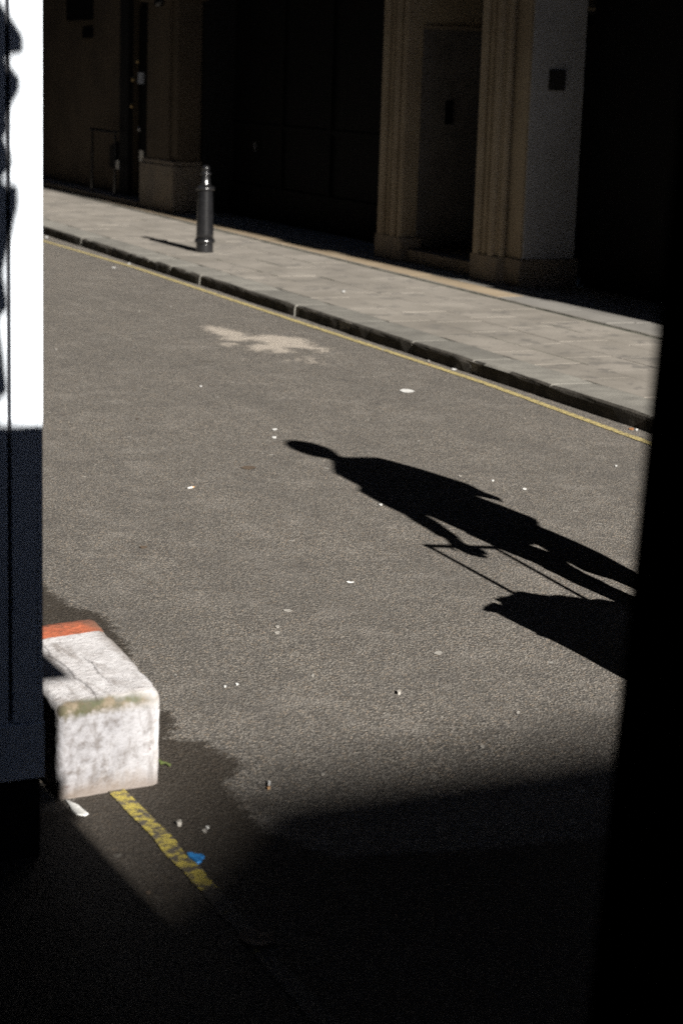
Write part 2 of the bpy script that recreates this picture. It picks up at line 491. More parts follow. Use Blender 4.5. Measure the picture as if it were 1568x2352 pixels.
M_glass = simple('dark_glass', (0.008, 0.008, 0.01), (0.008, 0.008, 0.01), 0.08, spec=0.5)
M_brass = simple('dull_brass', (0.35, 0.27, 0.13), (0.28, 0.20, 0.10), 0.35, 20, metal=0.9)
M_steel = simple('dull_steel', (0.30, 0.30, 0.31), (0.25, 0.25, 0.26), 0.35, 20, metal=0.9)
M_skin = simple('skin', (0.42, 0.26, 0.19), (0.38, 0.23, 0.165), 0.55, 12)
M_hair = simple('dark_hair', (0.02, 0.014, 0.01), (0.035, 0.025, 0.018), 0.5, 40, 200)
M_shirt = simple('navy_shirt', (0.03, 0.035, 0.055), (0.04, 0.045, 0.07), 0.9, 20, 200)
M_trousers = simple('grey_trousers', (0.06, 0.06, 0.06), (0.08, 0.08, 0.08), 0.9, 20, 200)
M_shoe = simple('black_shoe', (0.015, 0.015, 0.015), (0.02, 0.02, 0.02), 0.5, 20)
M_bagcloth = simple('dark_bag_cloth', (0.03, 0.03, 0.035), (0.045, 0.045, 0.05), 0.85, 20, 200)

K = 0.034                                   # the street swings a little away from the sun's line
def sx(n, y):
    return n + K * (y - 10.0)

def strip(name, n0, n1, y0, y1, z, mat, step=0.5, jit=0.0, parent=None):
    """a thin sheet following the street between two offsets"""
    bm = bmesh.new()
    rows = []
    k = max(1, int((y1 - y0) / step))
    for i in range(k + 1):
        y = y0 + (y1 - y0) * i / k
        rows.append((bm.verts.new((sx(n0, y) + random.uniform(-jit, jit), y, z)), bm.verts.new((sx(n1, y) + random.uniform(-jit, jit), y, z))))
    for a, b in zip(rows, rows[1:]):
        bm.faces.new((a[0], a[1], b[1], b[0]))
    return from_bm(name, bm, mat, parent)

# ------------------------------------------------------------------ ground and road
bm = bmesh.new()
bmesh.ops.create_grid(bm, x_segments=2, y_segments=2, size=300)
tag(from_bm('ground', bm, M_ground, loc=(0, 0, -0.05)), 'dark rough ground under and beyond the street', kind='structure')

def seg_d(p, a, b):
    ab = b - a
    t = max(0, min(1, (p - a).dot(ab) / max(1e-9, ab.dot(ab))))
    return (p - a - ab * t).length

def poly_sd(p, poly):
    ins = False
    d = 1e9
    n = len(poly)
    for i in range(n):
        a, b = poly[i], poly[(i + 1) % n]
        d = min(d, seg_d(p, a, b))
        if (a.y > p.y) != (b.y > p.y) and p.x < (b.x - a.x) * (p.y - a.y) / (b.y - a.y) + a.x:
            ins = not ins
    return d if ins else -d

damp_shade_px = [  # wet stain by the block; first outline also paints the foreground's shade
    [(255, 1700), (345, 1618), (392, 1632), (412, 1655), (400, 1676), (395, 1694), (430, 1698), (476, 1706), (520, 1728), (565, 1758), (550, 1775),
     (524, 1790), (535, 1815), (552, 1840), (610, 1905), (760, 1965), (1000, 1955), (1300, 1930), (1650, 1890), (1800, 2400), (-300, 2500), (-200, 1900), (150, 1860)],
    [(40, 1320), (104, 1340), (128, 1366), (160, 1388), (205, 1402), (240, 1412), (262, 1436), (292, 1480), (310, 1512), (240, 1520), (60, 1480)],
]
damp_shade = [[at(*q).xy for q in pl] for pl in damp_shade_px]
spill_px = [[((650 + x * 650 / 1568) * 0.6272, (1150 + y * 650 / 1568) * 0.6272) for x, y in q] for q in (
    [(200, 105), (290, 98), (390, 112), (470, 135), (560, 150), (635, 165), (650, 195), (720, 180), (810, 180), (930, 192), (1040, 200), (1150, 218), (1185, 240),
     (1225, 268), (1245, 288), (1335, 292), (1362, 318), (1335, 338), (1240, 352), (1200, 340), (1210, 318), (1110, 310), (990, 300), (1060, 330), (1035, 345),
     (900, 350), (805, 348), (800, 318), (770, 342), (690, 335), (620, 322), (585, 290), (660, 262), (760, 262), (640, 232), (590, 245), (500, 242), (420, 235),
     (345, 225), (380, 195), (320, 185), (250, 160), (205, 130)],
    [(360, 246), (430, 248), (555, 252), (550, 275), (470, 290), (400, 285), (365, 270)],
    [(1110, 375), (1180, 372), (1220, 392), (1238, 438), (1180, 446), (1118, 428), (1108, 400)],
    [(1030, 388), (1090, 385), (1097, 412), (1048, 418)], [(930, 406), (1002, 400), (1003, 417), (938, 422)], [(1262, 412), (1312, 415), (1328, 456), (1278, 453)])]
spill = [[at(*q).xy for q in pl] for pl in spill_px]
sbb = [min(p.x for pl in spill for p in pl), max(p.x for pl in spill for p in pl), min(p.y for pl in spill for p in pl), max(p.y for pl in spill for p in pl)]
def fill(vals, a, b, st):
    """grid lines plus a fine run between a and b"""
    k = int((b - a) / st) + 1
    return sorted([v for v in vals if v < a - 0.01 or v > b + 0.01] + [a + (b - a) * i / k for i in range(k + 1)])
xs = [-30, -12, -6, -3, 0, 1.0] + [1.3 + 0.035 * i for i in range(50)] + [3.3, 4.2, 5.2, 6.3, 6.9, 7.6]
ys = [-60, -30, -12, -4, 0, 2, 3.0] + [3.4 + 0.035 * i for i in range(112)] + [7.6, 8.4, 10, 13, 17, 22, 30, 45, 90]
xs = fill(xs, sbb[0] - 0.06, sbb[1] + 0.06, 0.025)
ys = fill(ys, sbb[2] - 0.10, sbb[3] + 0.10, 0.035)
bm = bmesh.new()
lay = bm.verts.layers.float.new('damp_shade')
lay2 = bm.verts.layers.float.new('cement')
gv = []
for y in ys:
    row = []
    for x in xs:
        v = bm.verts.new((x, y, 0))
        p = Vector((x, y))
        sdv = max(poly_sd(p, pl) for pl in damp_shade)
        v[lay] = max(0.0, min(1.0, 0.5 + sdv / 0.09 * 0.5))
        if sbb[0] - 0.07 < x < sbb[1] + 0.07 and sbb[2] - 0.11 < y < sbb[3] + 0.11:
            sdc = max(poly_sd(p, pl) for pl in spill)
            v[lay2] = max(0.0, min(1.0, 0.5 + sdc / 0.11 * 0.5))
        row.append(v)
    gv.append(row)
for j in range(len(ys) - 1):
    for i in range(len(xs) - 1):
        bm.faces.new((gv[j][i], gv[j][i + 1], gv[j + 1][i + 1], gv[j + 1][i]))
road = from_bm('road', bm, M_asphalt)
tag(road, 'worn grey asphalt road with a wet stain near the white block and painted foreground shade', kind='structure')

# painted edge lines
def line_sheet(name, path, hw, mat, jit, label):
    bm = bmesh.new()
    rows = []
    for i in range(len(path) - 1):
        a, b = path[i], path[i + 1]
        m = max(1, int((b - a).length / 0.06))
        for k in range(m + (1 if i == len(path) - 2 else 0)):
            p = a.lerp(b, k / m)
            d = (b - a).normalized()
            q = Vector((-d.y, d.x))
            w0 = hw + mnoise.noise(Vector((p.x * 9, p.y * 9, 1))) * jit
            w1 = hw + mnoise.noise(Vector((p.x * 9, p.y * 9, 7))) * jit
            rows.append((bm.verts.new((p.x + q.x * w0, p.y + q.y * w0, 0.004)), bm.verts.new((p.x - q.x * w1, p.y - q.y * w1, 0.004))))
    for a, b in zip(rows, rows[1:]):
        bm.faces.new((a[0], a[1], b[1], b[0]))
    return tag(from_bm(name, bm, mat), label, kind='structure')

far_px = [(1480, 1015), (1110, 880), (700, 745), (310, 615), (105, 555)]
fp = [at(*q).xy for q in far_px]
fp = [fp[0] + (fp[0] - fp[1]).normalized() * 9] + fp + [fp[-1] + (fp[-1] - fp[-2]).normalized() * 14]
line_sheet('yellow_line', fp, 0.029, M_yellow_far, 0.008, 'single yellow line painted along the far kerb')
M_yellow_shade = paint_line_mat('shaded_yellow_paint', (0.26, 0.215, 0.05), (0.17, 0.14, 0.045), 0.30, 0.40, (0.036, 0.03, 0.023))  # darker copy of the line's paint stands in for the deep shade
line_sheet('yellow_line', [at(760, 2370).xy, at(640, 2228).xy, at(480, 2045).xy], 0.025, M_yellow_shade, 0.010, 'flaking end of the near yellow line, painted darker for the deep shade')
np_ = [at(480, 2045).xy, at(385, 1940).xy, at(270, 1820).xy, Vector((1.75, 8)), Vector((2.1, 16))]
line_sheet('yellow_line', np_, 0.025, M_yellow_near, 0.010, 'flaking yellow line running from under the white block')

def blob(name, pxs, mat, z0, th, z=0.0, loc=None, parent=None, sub=3, rough=0.0):
    """a low irregular crust over an outline read off the ground"""
    pts = [at(px, py, z).xy for px, py in pxs]
    out = []
    n = len(pts)
    for i in range(n):
        a, b = pts[i], pts[(i + 1) % n]
        for k in range(sub):
            p = a.lerp(b, k / sub)
            out.append(p + Vector((random.uniform(-rough, rough), random.uniform(-rough, rough) * 2)))
    c = sum(out, Vector((0, 0))) / len(out)
    bm = bmesh.new()
    lo = [bm.verts.new((p.x - c.x, p.y - c.y, 0)) for p in out]
    hi = [bm.verts.new(((p.x - c.x) * 0.96, (p.y - c.y) * 0.96, th)) for p in out]
    for i in range(len(out)):
        j = (i + 1) % len(out)
        bm.faces.new((lo[i], lo[j], hi[j], hi[i]))
    bm.faces.new(hi)
    bmesh.ops.triangulate(bm, faces=[f for f in bm.faces if len(f.verts) > 4])
    return from_bm(name, bm, mat, parent, loc=(c.x, c.y, z0))

# ------------------------------------------------------------------ pavement with kerb stones and flags
PZ = 0.10
KN = 6.585                                    # kerb face
def pave_body():
    bm = bmesh.new()
    rows = []
    for i in range(31):
        y = -30 + i * 4
        rows.append([bm.verts.new((sx(KN + 0.012, y), y, -0.04)), bm.verts.new((sx(KN + 0.012, y), y, PZ - 0.014)), bm.verts.new((sx(9.6, y) + 6, y, PZ - 0.014))])
    for a, b in zip(rows, rows[1:]):
        bm.faces.new((a[0], a[1], b[1], b[0]))
        bm.faces.new((a[1], a[2], b[2], b[1]))
    return from_bm('pavement', bm, M_mortar)
pav = tag(pave_body(), 'sunlit stone flagged pavement along the far side of the road', kind='structure')

kj_px = [(1480, 992), (1245, 918), (1064, 859), (933, 814), (784, 768), (667, 727), (570, 690), (470, 655), (400, 633), (340, 617), (295, 602), (255, 588), (190, 566), (105, 538)]
kj = [at(*q).y for q in kj_px]
while kj[0] > 6.5:
    kj.insert(0, kj[0] - 1.15)
while kj[-1] < 36:
    kj.append(kj[-1] + random.uniform(0.85, 1.3))
for a, b in zip(kj, kj[1:]):
    g = 0.007
    y0, y1 = a + g, b - g
    bm = bmesh.new()
    ch = random.uniform(-0.006, 0.008)
    prof = [(0.0, -0.05), (0.0, PZ - 0.03), (0.004, PZ - 0.012), (0.018, PZ + 0.001), (0.045, PZ + 0.004), (0.325, PZ + 0.002), (0.325, -0.05)]
    m = 6
    rows = []
    for k in range(m + 1):
        y = y0 + (y1 - y0) * k / m
        endr = 0.006 if k in (0, m) else 0.0
        rows.append([bm.verts.new((sx(KN, y) + px + ch + endr * (1 if pz > 0 and px < 0.1 else 0) + mnoise.noise(Vector((y * 5, px * 30, pz * 30))) * 0.011,
                                   y, pz - (endr if pz > 0.06 else 0) + (mnoise.noise(Vector((y * 6, 3, pz * 20))) * 0.003 if pz > 0.03 else 0))) for px, pz in prof])
    for r0, r1 in zip(rows, rows[1:]):
        for i in range(len(prof) - 1):
            bm.faces.new((r0[i], r0[i + 1], r1[i + 1], r1[i]))
    bm.faces.new(rows[0])
    bm.faces.new(rows[-1])
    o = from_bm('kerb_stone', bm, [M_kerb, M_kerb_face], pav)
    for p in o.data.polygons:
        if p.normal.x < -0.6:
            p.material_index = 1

def slab(y0, y1, n0, n1, mat, z=None, j=0.0025, name='paving_slab', dz=0.0015):
    bm = bmesh.new()
    top = PZ + random.uniform(-dz, dz) if z is None else z
    pts = [(sx(n0, y0) + j, y0 + j), (sx(n1, y0) - j, y0 + j), (sx(n1, y1) - j, y1 - j), (sx(n0, y1) + j, y1 - j)]
    lo = [bm.verts.new((x, y, PZ - 0.03)) for x, y in pts]
    mid = [bm.verts.new((x, y, top - 0.003)) for x, y in pts]
    cx, cy = sum(p[0] for p in pts) / 4, sum(p[1] for p in pts) / 4
    hi = [bm.verts.new((x + (0.004 if x < cx else -0.004), y + (0.004 if y < cy else -0.004), top)) for x, y in pts]
    for i in range(4):
        k = (i + 1) % 4
        bm.faces.new((lo[i], lo[k], mid[k], mid[i]))
        bm.faces.new((mid[i], mid[k], hi[k], hi[i]))
    bm.faces.new(hi)
    return from_bm(name, bm, mat, pav)

rows_n = [(KN + 0.338, 7.30), (7.30, 7.72), (7.72, 8.16), (8.16, 8.60)]
for r, (a, b) in enumerate(rows_n):
    y = 6.0 + 0.37 * r
    while y < 33:
        l = random.uniform(0.62, 0.95)
        slab(y, min(y + l, 33.2), a, b, M_slab)
        y += l
bm = bmesh.new()
for a, b in rows_n:
    y = 9.0
    while y < 19:
        l = random.uniform(0.3, 0.9)
        if random.random() < 0.5:
            ln = [(sx(b, y + l * k / 5) + random.uniform(-0.003, 0.003), y + l * k / 5, random.uniform(0.003, 0.007)) for k in range(6)]
            rr_ = [(bm.verts.new((x - w_, yy, PZ + 0.003)), bm.verts.new((x + w_, yy, PZ + 0.003))) for x, yy, w_ in ln]
            for p, q in zip(rr_, rr_[1:]):
                bm.faces.new((p[0], p[1], q[1], q[0]))
        y += l + random.uniform(0.1, 0.5)
tag(from_bm('joint_moss', bm, M_moss, pav), kind='stuff')
# one long row of tan flags, then grey private flags up to the walls
y = 6.1
while y < 33:
    l = random.uniform(0.7, 1.1)
    if y > 15.0:
        slab(y, y + l, 8.70, 8.98, M_slab_tan)
    else:
        slab(y, y + l, 8.70, 8.98, M_slab_grey)
    y += l
y = 6.3
while y < 33:
    l = random.uniform(0.8, 1.3)
    slab(y, y + l, 8.98, 9.9, M_slab_grey)
    y += l
# open joint with crumbling mortar between the two pavings
strip('pavement_joint', 8.605, 8.65, 5, 33, PZ - 0.006, M_moss, 0.2, 0.006, pav)
strip('joint_mortar', 8.655, 8.695, 5, 33, PZ + 0.002, M_mortar, 0.12, 0.010, pav)
strip('kerb_joint', KN + 0.322, KN + 0.345, 5, 33, PZ - 0.008, M_moss, 0.3, 0.004, pav)

# ------------------------------------------------------------------ white corner building on the left
wb = thing('corner_building', (1.1, 5.0, 0), 'corner building with a white painted timber post, at the left edge', 'building')
PY1, SC = 4.62, 4.62 / 5.194                  # the post's face
PX1 = 1.554 * SC
box('wall', -9, PX1 - 0.012, PY1 + 0.066, 44, 0, 22, M_dark, wb)
def wface(name, x0, x1, y0, y1, z0, z1, mat, bev=0.0):
    return box(name, x0, x1, y0, y1, z0, z1, mat, wb, bev)
ZB, ZP = 2 - (2 - 0.0) * SC, 2 - (2 - 0.168) * SC
wface('edge_bead', PX1 - 0.0135, PX1, PY1 + 0.005, PY1 + 0.063, ZP + 0.002, 2.42, M_white, 0.003)
wface('post_board', PX1 - 0.0805, PX1 - 0.0145, PY1 + 0.002, PY1 + 0.062, ZP + 0.002, 2.42, M_white, 0.002)
wface('groove_back', PX1 - 0.098, PX1 - 0.079, PY1 + 0.026, PY1 + 0.0625, ZP + 0.003, 2.42, M_groove)
wface('side_board', 0.90, PX1 - 0.0900, PY1 + 0.004, PY1 + 0.063, ZP + 0.002, 2.42, M_white, 0.002)
wface('post_plinth', 0.90, PX1 + 0.001, PY1 - 0.004, PY1 + 0.065, ZB, ZP, M_white, 0.003)
wface('base', 0.90, PX1 - 0.006, PY1 + 0.012, PY1 + 0.0655, 0.0, ZB - 0.002, M_dark, 0.003)
wface('window', -7, 0.895, PY1 + 0.03, PY1 + 0.065, 0.4, 2.42, M_glass)
wface('stall_riser', -7, 0.895, PY1 + 0.01, PY1 + 0.064, 0.0, 0.396, M_dark)
wface('fascia', -9, PX1, PY1 - 0.04, PY1 + 0.065, 2.425, 4.0, M_dark, 0.01)

# ------------------------------------------------------------------ dark corner building on the right, beside the photographer
rb = thing('passage_building', (1.3, 0.0, 0), 'dark unlit corner of the building close on the right, out of focus', 'building')
PH_ = 2 - (2 - 1.04) * SC + (PY1 - 1.534) * T
bm = bmesh.new()
# the pier leans a hair, as the photograph shows
q = [(0.978, 1.534, 0), (1.534, 1.534, 0), (1.534, -12, 0), (2.4, -12, 0), (2.4, -12.4, 0), (1.25, -12.4, 0)]
top = [(x + (0.110 if i == 0 else 0), y, PH_) for i, (x, y, z) in enumerate(q)]
lo = [bm.verts.new((x - 1.3, y, z)) for x, y, z in q]
hi = [bm.verts.new((x - 1.3, y, z)) for x, y, z in top]
bm.faces.new(lo)
bm.faces.new(hi)
for i in range(len(q)):
    j = (i + 1) % len(q)
    bm.faces.new((lo[i], lo[j], hi[j], hi[i]))
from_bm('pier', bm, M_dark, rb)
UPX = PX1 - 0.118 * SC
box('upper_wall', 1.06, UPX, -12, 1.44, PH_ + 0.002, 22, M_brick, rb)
# unseen toothed plate added above the pier, cut to cast the post's shadow
prof_px = [(3, 0), (3, 50), (6, 58), (24, 74), (50, 88), (50, 112), (22, 118), (10, 128), (12, 146), (44, 182), (44, 190), (30, 222), (18, 262), (24, 285), (10, 300), (5, 312), (5, 345),
           (26, 352), (29, 362), (22, 374), (8, 395), (6, 414), (40, 422), (40, 452), (12, 462), (4, 480), (4, 525), (24, 534), (24, 550), (4, 560), (3, 660), (21, 690), (3, 715), (3, 870), (19, 888), (3, 905), (3, 985)]
bm = bmesh.new()
pts = []
for pxx, pyy in prof_px:
    x = (1.431 + (1.549 - 1.431) * ((pxx * 1.35 if pxx > 7 else pxx) / 104.0)) * SC
    zp = 2.175 - (2.175 - 1.04) * (pyy / 972.0)
    zp = 2 - (2 - zp) * SC
    pts.append((x, zp + (PY1 - 1.48) * T))
pts = [p for p in pts if p[1] > PH_ + 0.004]
zmax = max(p[1] for p in pts)
ring = [(1.18, pts[-1][1]), (1.18, zmax)] + pts
fa = [bm.verts.new((x - 1.3, 1.455, z)) for x, z in ring]
fb = [bm.verts.new((x - 1.3, 1.505, z)) for x, z in ring]
bm.faces.new(fa)
bm.faces.new(fb)
for i in range(len(ring)):
    j = (i + 1) % len(ring)
    bm.faces.new((fa[i], fa[j], fb[j], fb[i]))
bmesh.ops.triangulate(bm, faces=[f for f in bm.faces if len(f.verts) > 4])
from_bm('shadow_cutter', bm, M_iron, rb)
box('shade_lug', 1.5345, 1.556, 1.40, 1.53, 1.60, 1.69, M_dark, rb, 0.004)  # unseen lug added to shade the foot of the block
box('shade_box', 1.5345, 1.655, 1.25, 1.35, 2.13, 2.28, M_iron, rb, 0.006)  # unseen box added to cast the dark patch on the block's top

# building behind the photographer and an unseen cover added to darken the passage
bb = thing('passage_back_building', (-3, -6, 0), 'sooty brick building closing the passage behind the camera', 'building')
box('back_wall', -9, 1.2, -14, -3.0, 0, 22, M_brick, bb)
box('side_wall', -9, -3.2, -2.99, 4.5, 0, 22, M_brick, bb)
box('added_ceiling', -3.19, 1.055, -2.99, 1.40, 3.4, 4.2, M_brick, bb)

# building across the end of the street, whose roof line ends the sunlight on the road
eb = thing('end_building', (6, -28, 0), 'tall brick building across the sunward end of the street', 'building')
YE = -27.0
def zr(x, v):
    return (x, (v - YE) * T)
outl = [zr(-12, 4.40), zr(1.30, 4.30), zr(1.54, 4.43), zr(1.74, 4.64), zr(2.05, 5.00), zr(3.2, 5.02), zr(16, 5.05)]
bm = bmesh.new()
ring = [(-12, 0)] + outl + [(16, 0)]
fa = [bm.verts.new((x - 6, YE + 28, z)) for x, z in ring]
fb = [bm.verts.new((x - 6, YE - 8 + 28, z)) for x, z in ring]
bm.faces.new(fa)
bm.faces.new(fb)
for i in range(len(ring)):
    j = (i + 1) % len(ring)
    bm.faces.new((fa[i], fa[j], fb[j], fb[i]))
from_bm('wall', bm, M_brick, eb)

# upstream terrace on the far side: keeps the facade beyond in shade
ub = thing('upstream_terrace', (11, -6, 0), 'tall dark terrace upstream on the far side of the street', 'building')
UX = 9.29
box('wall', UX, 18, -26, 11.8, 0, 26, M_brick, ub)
# cornice ends and pipes make the shadow's edge uneven
for y0, d, z0, z1 in ((11.2, 0.05, 0.0, 2.2), (9.8, 0.09, 2.6, 2.9), (8.2, 0.06, 4.2, 5.2), (6.5, 0.10, 6.4, 6.8)):
    box('buttress', UX - d, UX + 0.01, y0, y0 + 0.5, z0, z1, M_brick, ub)

# unseen blocks added over the street to cut off sky light
lk = thing('sky_blocker', (5, 12, 13), 'added dark block over the street, above the frame, cutting off sky light', 'building')
box('sky_block', 1.4, 10.2, 4.8, 20.5, 13.2, 24, M_brick, lk)
box('upper_sky_block', 1.4, 9.2, -4.0, 4.79, 17.6, 24, M_brick, lk)
# unseen block added to shut off the sky at the far end
nb = thing('far_sky_block', (5, 52, 0), 'added unseen brick block cutting off sky light at the far end of the street', 'building')
box('wall', -12, 22, 52, 60, 0, 24, M_brick, nb)
# ------------------------------------------------------------------ stone fronted building across the road
sb = thing('stone_building', (9.8, 18, 0), 'shaded cream stone building with moulded door surrounds across the road', 'building')
H = 22.0
def sbox(name, x0, x1, y0, y1, z0, z1, mat, bev=0.0):
    return box(name, x0, x1, y0, y1, z0, z1, mat, sb, bev)
# right pier: street face, step back, street face, return face
prism('pier', [(9.47, 17.0), (9.47, 16.56), (9.545, 16.54), (9.545, 16.24), (10.16, 16.29), (10.16, 17.0)], PZ, H, M_stone, sb, 0.01)
prism('plinth', [(9.43, 17.03), (9.43, 16.51), (9.515, 16.49), (9.515, 16.19), (10.19, 16.24), (10.19, 16.30), (9.60, 16.30), (9.60, 17.03)], PZ - 0.02, 0.36, M_plinth, sb, 0.008)
prism('skylit_panel', [(9.56, 16.225), (9.56, 16.238), (10.158, 16.288), (10.158, 16.275)], 0.362, H - 0.1, M_stone_skylit, sb)  # thin sheet carrying the painted sky-lit tone of the return
def moulding(x, y, r, z0, z1, n=10):
    bm = bmesh.new()
    lathe(bm, [(r, z0), (r, z1)], n, (x - 9.8, y - 18, 0))
    return from_bm('moulding', bm, M_stone, sb, smooth=False)
for x, y, r in ((9.465, 16.93, 0.055), (9.47, 16.80, 0.028), (9.465, 16.65, 0.045), (9.50, 16.53, 0.034)):
    moulding(x, y, r, 0.362, H - 0.1)
# left pier and door reveal
prism('pier', [(9.53, 19.25), (9.53, 18.72), (11.4, 18.80), (11.4, 19.25)], PZ, H, M_stone, sb, 0.01)
prism('plinth', [(9.49, 19.29), (9.49, 18.67), (9.74, 18.67), (9.74, 18.735), (9.60, 18.74), (9.60, 19.29)], PZ - 0.02, 0.36, M_plinth, sb, 0.008)
for x, y, r in ((9.525, 19.17, 0.06), (9.53, 19.03, 0.03), (9.525, 18.89, 0.05), (9.535, 18.76, 0.04)):
    moulding(x, y, r, 0.362, H - 0.1)
# lower lining of the door reveal, a dark painted panel
prism('door_panel', [(9.70, 18.715), (9.70, 18.725), (10.95, 18.778), (10.95, 18.768)], 0.24, 2.52, M_doorpaint, sb)
pn = box('door_frame', 9.70, 10.95, 18.702, 18.712, 2.522, 2.56, M_plinth, sb)
box('vent', 9.985, 10.075, 18.69, 18.712, 1.55, 1.79, M_black, sb, 0.004)
box('door', 10.90, 10.98, 17.02, 18.70, 0.24, 2.6, M_black, sb, 0.004)
box('wall', 10.4, 16, 17.005, 18.69, 2.75, H, M_stone, sb)
box('door_step', 9.56, 10.90, 17.06, 18.66, PZ - 0.02, 0.24, M_plinth, sb, 0.01)
pl = box('plaque', 9.745, 9.925, 16.215, 16.228, 1.945, 2.13, M_bronze, sb, 0.003)
# black shop windows either side
box('shop_front', 10.25, 10.35, 11.81, 16.28, PZ, 4.0, M_black, sb)
box('wall', 10.36, 16, 11.81, 16.30, PZ, H, M_dark, sb)
box('window', 10.36, 10.42, 19.27, 25.55, 0.55, 3.3, M_black, sb)
box('stall_riser', 10.30, 10.42, 19.27, 25.55, PZ, 0.545, M_black, sb)
for yy in (20.8, 22.3, 23.8):
    box('mullion', 10.32, 10.36, yy, yy + 0.07, 0.55, 3.3, M_black, sb, 0.004)
box('transom', 10.33, 10.359, 19.27, 25.55, 1.30, 1.36, M_black, sb, 0.004)
box('wall', 10.43, 16, 19.26, 25.56, PZ, H, M_dark, sb)
dh = box('door_handle', 10.27, 10.32, 24.6, 24.63, 1.00, 1.12, M_steel, sb, 0.004)
# next pier beyond the black window
pb = thing('brown_building', (10, 27, 0), 'dim brown building with a square stone pier at the far end of the pavement', 'building')
def pbox(name, x0, x1, y0, y1, z0, z1, mat, bev=0.0):
    return box(name, x0, x1, y0, y1, z0, z1, mat, pb, bev)
pbox('pier', 9.55, 9.90, 25.62, 26.85, PZ, H, M_brownstone, 0.01)
pbox('pilaster', 9.515, 9.549, 25.85, 26.75, 0.78, H, M_brownstone, 0.006)
pbox('plinth', 9.47, 9.93, 25.56, 26.93, PZ - 0.02, 0.74, M_plinth, 0.015)
pbox('plinth_cap', 9.49, 9.92, 25.59, 26.88, 0.742, 0.80, M_plinth, 0.015)
pbox('pier_cap', 9.46, 9.96, 25.55, 26.93, 2.95, 3.2, M_brownstone, 0.02)
pbox('wall', 9.80, 16, 28.15, 36, PZ, H, M_brownstone)
pbox('wall', 9.92, 16, 25.58, 28.14, PZ, H, M_dark)
pbox('door_jamb', 9.72, 9.80, 28.16, 28.55, PZ, H - 1, M_dark, 0.004)
pbox('door', 9.86, 9.915, 26.95, 28.1, 0.24, 2.9, M_black, 0.004)
pbox('door_step', 9.44, 9.90, 26.98, 36, PZ - 0.02, 0.17, M_plinth, 0.012)
pbox('end_wall', 9.0, 16, 36.1, 40, 0, H, M_brownstone)
hr = pbox('handrail', 9.60, 9.63, 28.3, 29.6, 1.08, 1.12, M_iron, 0.004)
for yy in (28.4, 29.5):
    pbox('rail_post', 9.60, 9.63, yy, yy + 0.03, 0.17, 1.078, M_iron, 0.004)
pbox('wall_box', 9.70, 9.798, 28.75, 28.95, 0.55, 0.90, M_dark, 0.004)

def thin_box(name, loc, size, mat, label, cat):
    bm = bmesh.new()
    add_box(bm, -size[0] / 2, size[0] / 2, -size[1] / 2, size[1] / 2, -size[2] / 2, size[2] / 2, 0.003)
    return tag(from_bm(name, bm, mat, loc=loc), label, cat)
thin_box('wall_sign', (9.78, 30.7, 2.98), (0.03, 1.3, 0.46), M_black, 'large black wall sign high on the brown wall at the upper left', 'sign')
thin_box('wall_plate', (9.785, 30.3, 2.56), (0.02, 0.5, 0.17), M_black, 'small black square plate below the large black wall sign', 'plate')
thin_box('menu_board', (9.62, 27.30, 1.90), (0.03, 0.20, 0.16), M_grey_sign, 'pale bluish board in the dark doorway left of the square pier', 'sign')
thin_box('glint_plate', (9.62, 27.25, 0.80), (0.02, 0.15, 0.16), M_paper, 'small white plate painted as a glint, low in the dark doorway beside the square pier', 'thin_box')  # this white plate and the next stand in for reflections
thin_box('glint_plate', (9.63, 28.35, 0.62), (0.02, 0.10, 0.13), M_paper, 'small white plate painted as a glint, low on the dark door jamb, furthest left', 'thin_box')
for (yy, z, m, lb) in ((27.45, 2.14, M_brass, 'small round bell push, highest in the dark doorway'), (27.65, 1.88, M_brass, 'small round bell push left of the pale board'),
                       (27.70, 1.50, M_brass, 'small round bell push below the pale board'), (27.35, 1.18, M_steel, 'shiny door knob in the dark doorway')):
    bm = bmesh.new()
    ell(bm, (0, 0, 0), 0.03, 0.035, 0.035, seg=12)
    tag(from_bm('bell_push' if m is M_brass else 'round_fitting', bm, m, loc=(9.62, yy, z), smooth=True), lb, 'door fitting')

# iron lamp bracket on the square pier, cut by the top of the frame
lb_ = thing('wall_bracket', (9.45, 26.0, 2.95), 'curled black iron bracket at the top of the square pier', 'bracket')
bm = bmesh.new()
pts = []
for i in range(15):
    t = i / 14
    a = rad(200 - 230 * t)
    pts.append((Vector((0.0 - 0.02 * t, -0.25 + 0.28 * math.cos(a), 0.16 + 0.20 * math.sin(a) + 0.1 * t)), 0.028))
chain(bm, pts, 8)
from_bm('scroll', bm, M_iron, lb_, smooth=True)
bm = bmesh.new()
ell(bm, (0, 0.12, -0.02), 0.06, 0.10, 0.07, seg=12)
from_bm('boss', bm, M_iron, lb_, smooth=True)

# ------------------------------------------------------------------ bollard
b0 = at(470, 579, PZ)
bo = thing('bollard', (b0.x, b0.y, PZ), 'black cast iron cannon shaped bollard standing on the sunlit pavement', 'bollard')
def turned(name, prof, mat=M_iron):
    bm = bmesh.new()
    lathe(bm, prof, 28)
    return from_bm(name, bm, mat, bo, smooth=True)
turned('base', [(0.094, -0.01), (0.094, 0.005), (0.092, 0.09), (0.092, 0.095)])
turned('base_ring', [(0.092, 0.096), (0.104, 0.100), (0.112, 0.114), (0.110, 0.132), (0.102, 0.145), (0.094, 0.150)])
turned('shaft', [(0.094, 0.151), (0.0935, 0.2), (0.089, 0.40), (0.082, 0.60), (0.078, 0.66), (0.078, 0.662)])
turned('collar', [(0.082, 0.663), (0.094, 0.668), (0.102, 0.680), (0.100, 0.694), (0.088, 0.706), (0.064, 0.716)])
turned('neck', [(0.064, 0.717), (0.055, 0.735), (0.048, 0.79), (0.044, 0.824), (0.044, 0.826)])
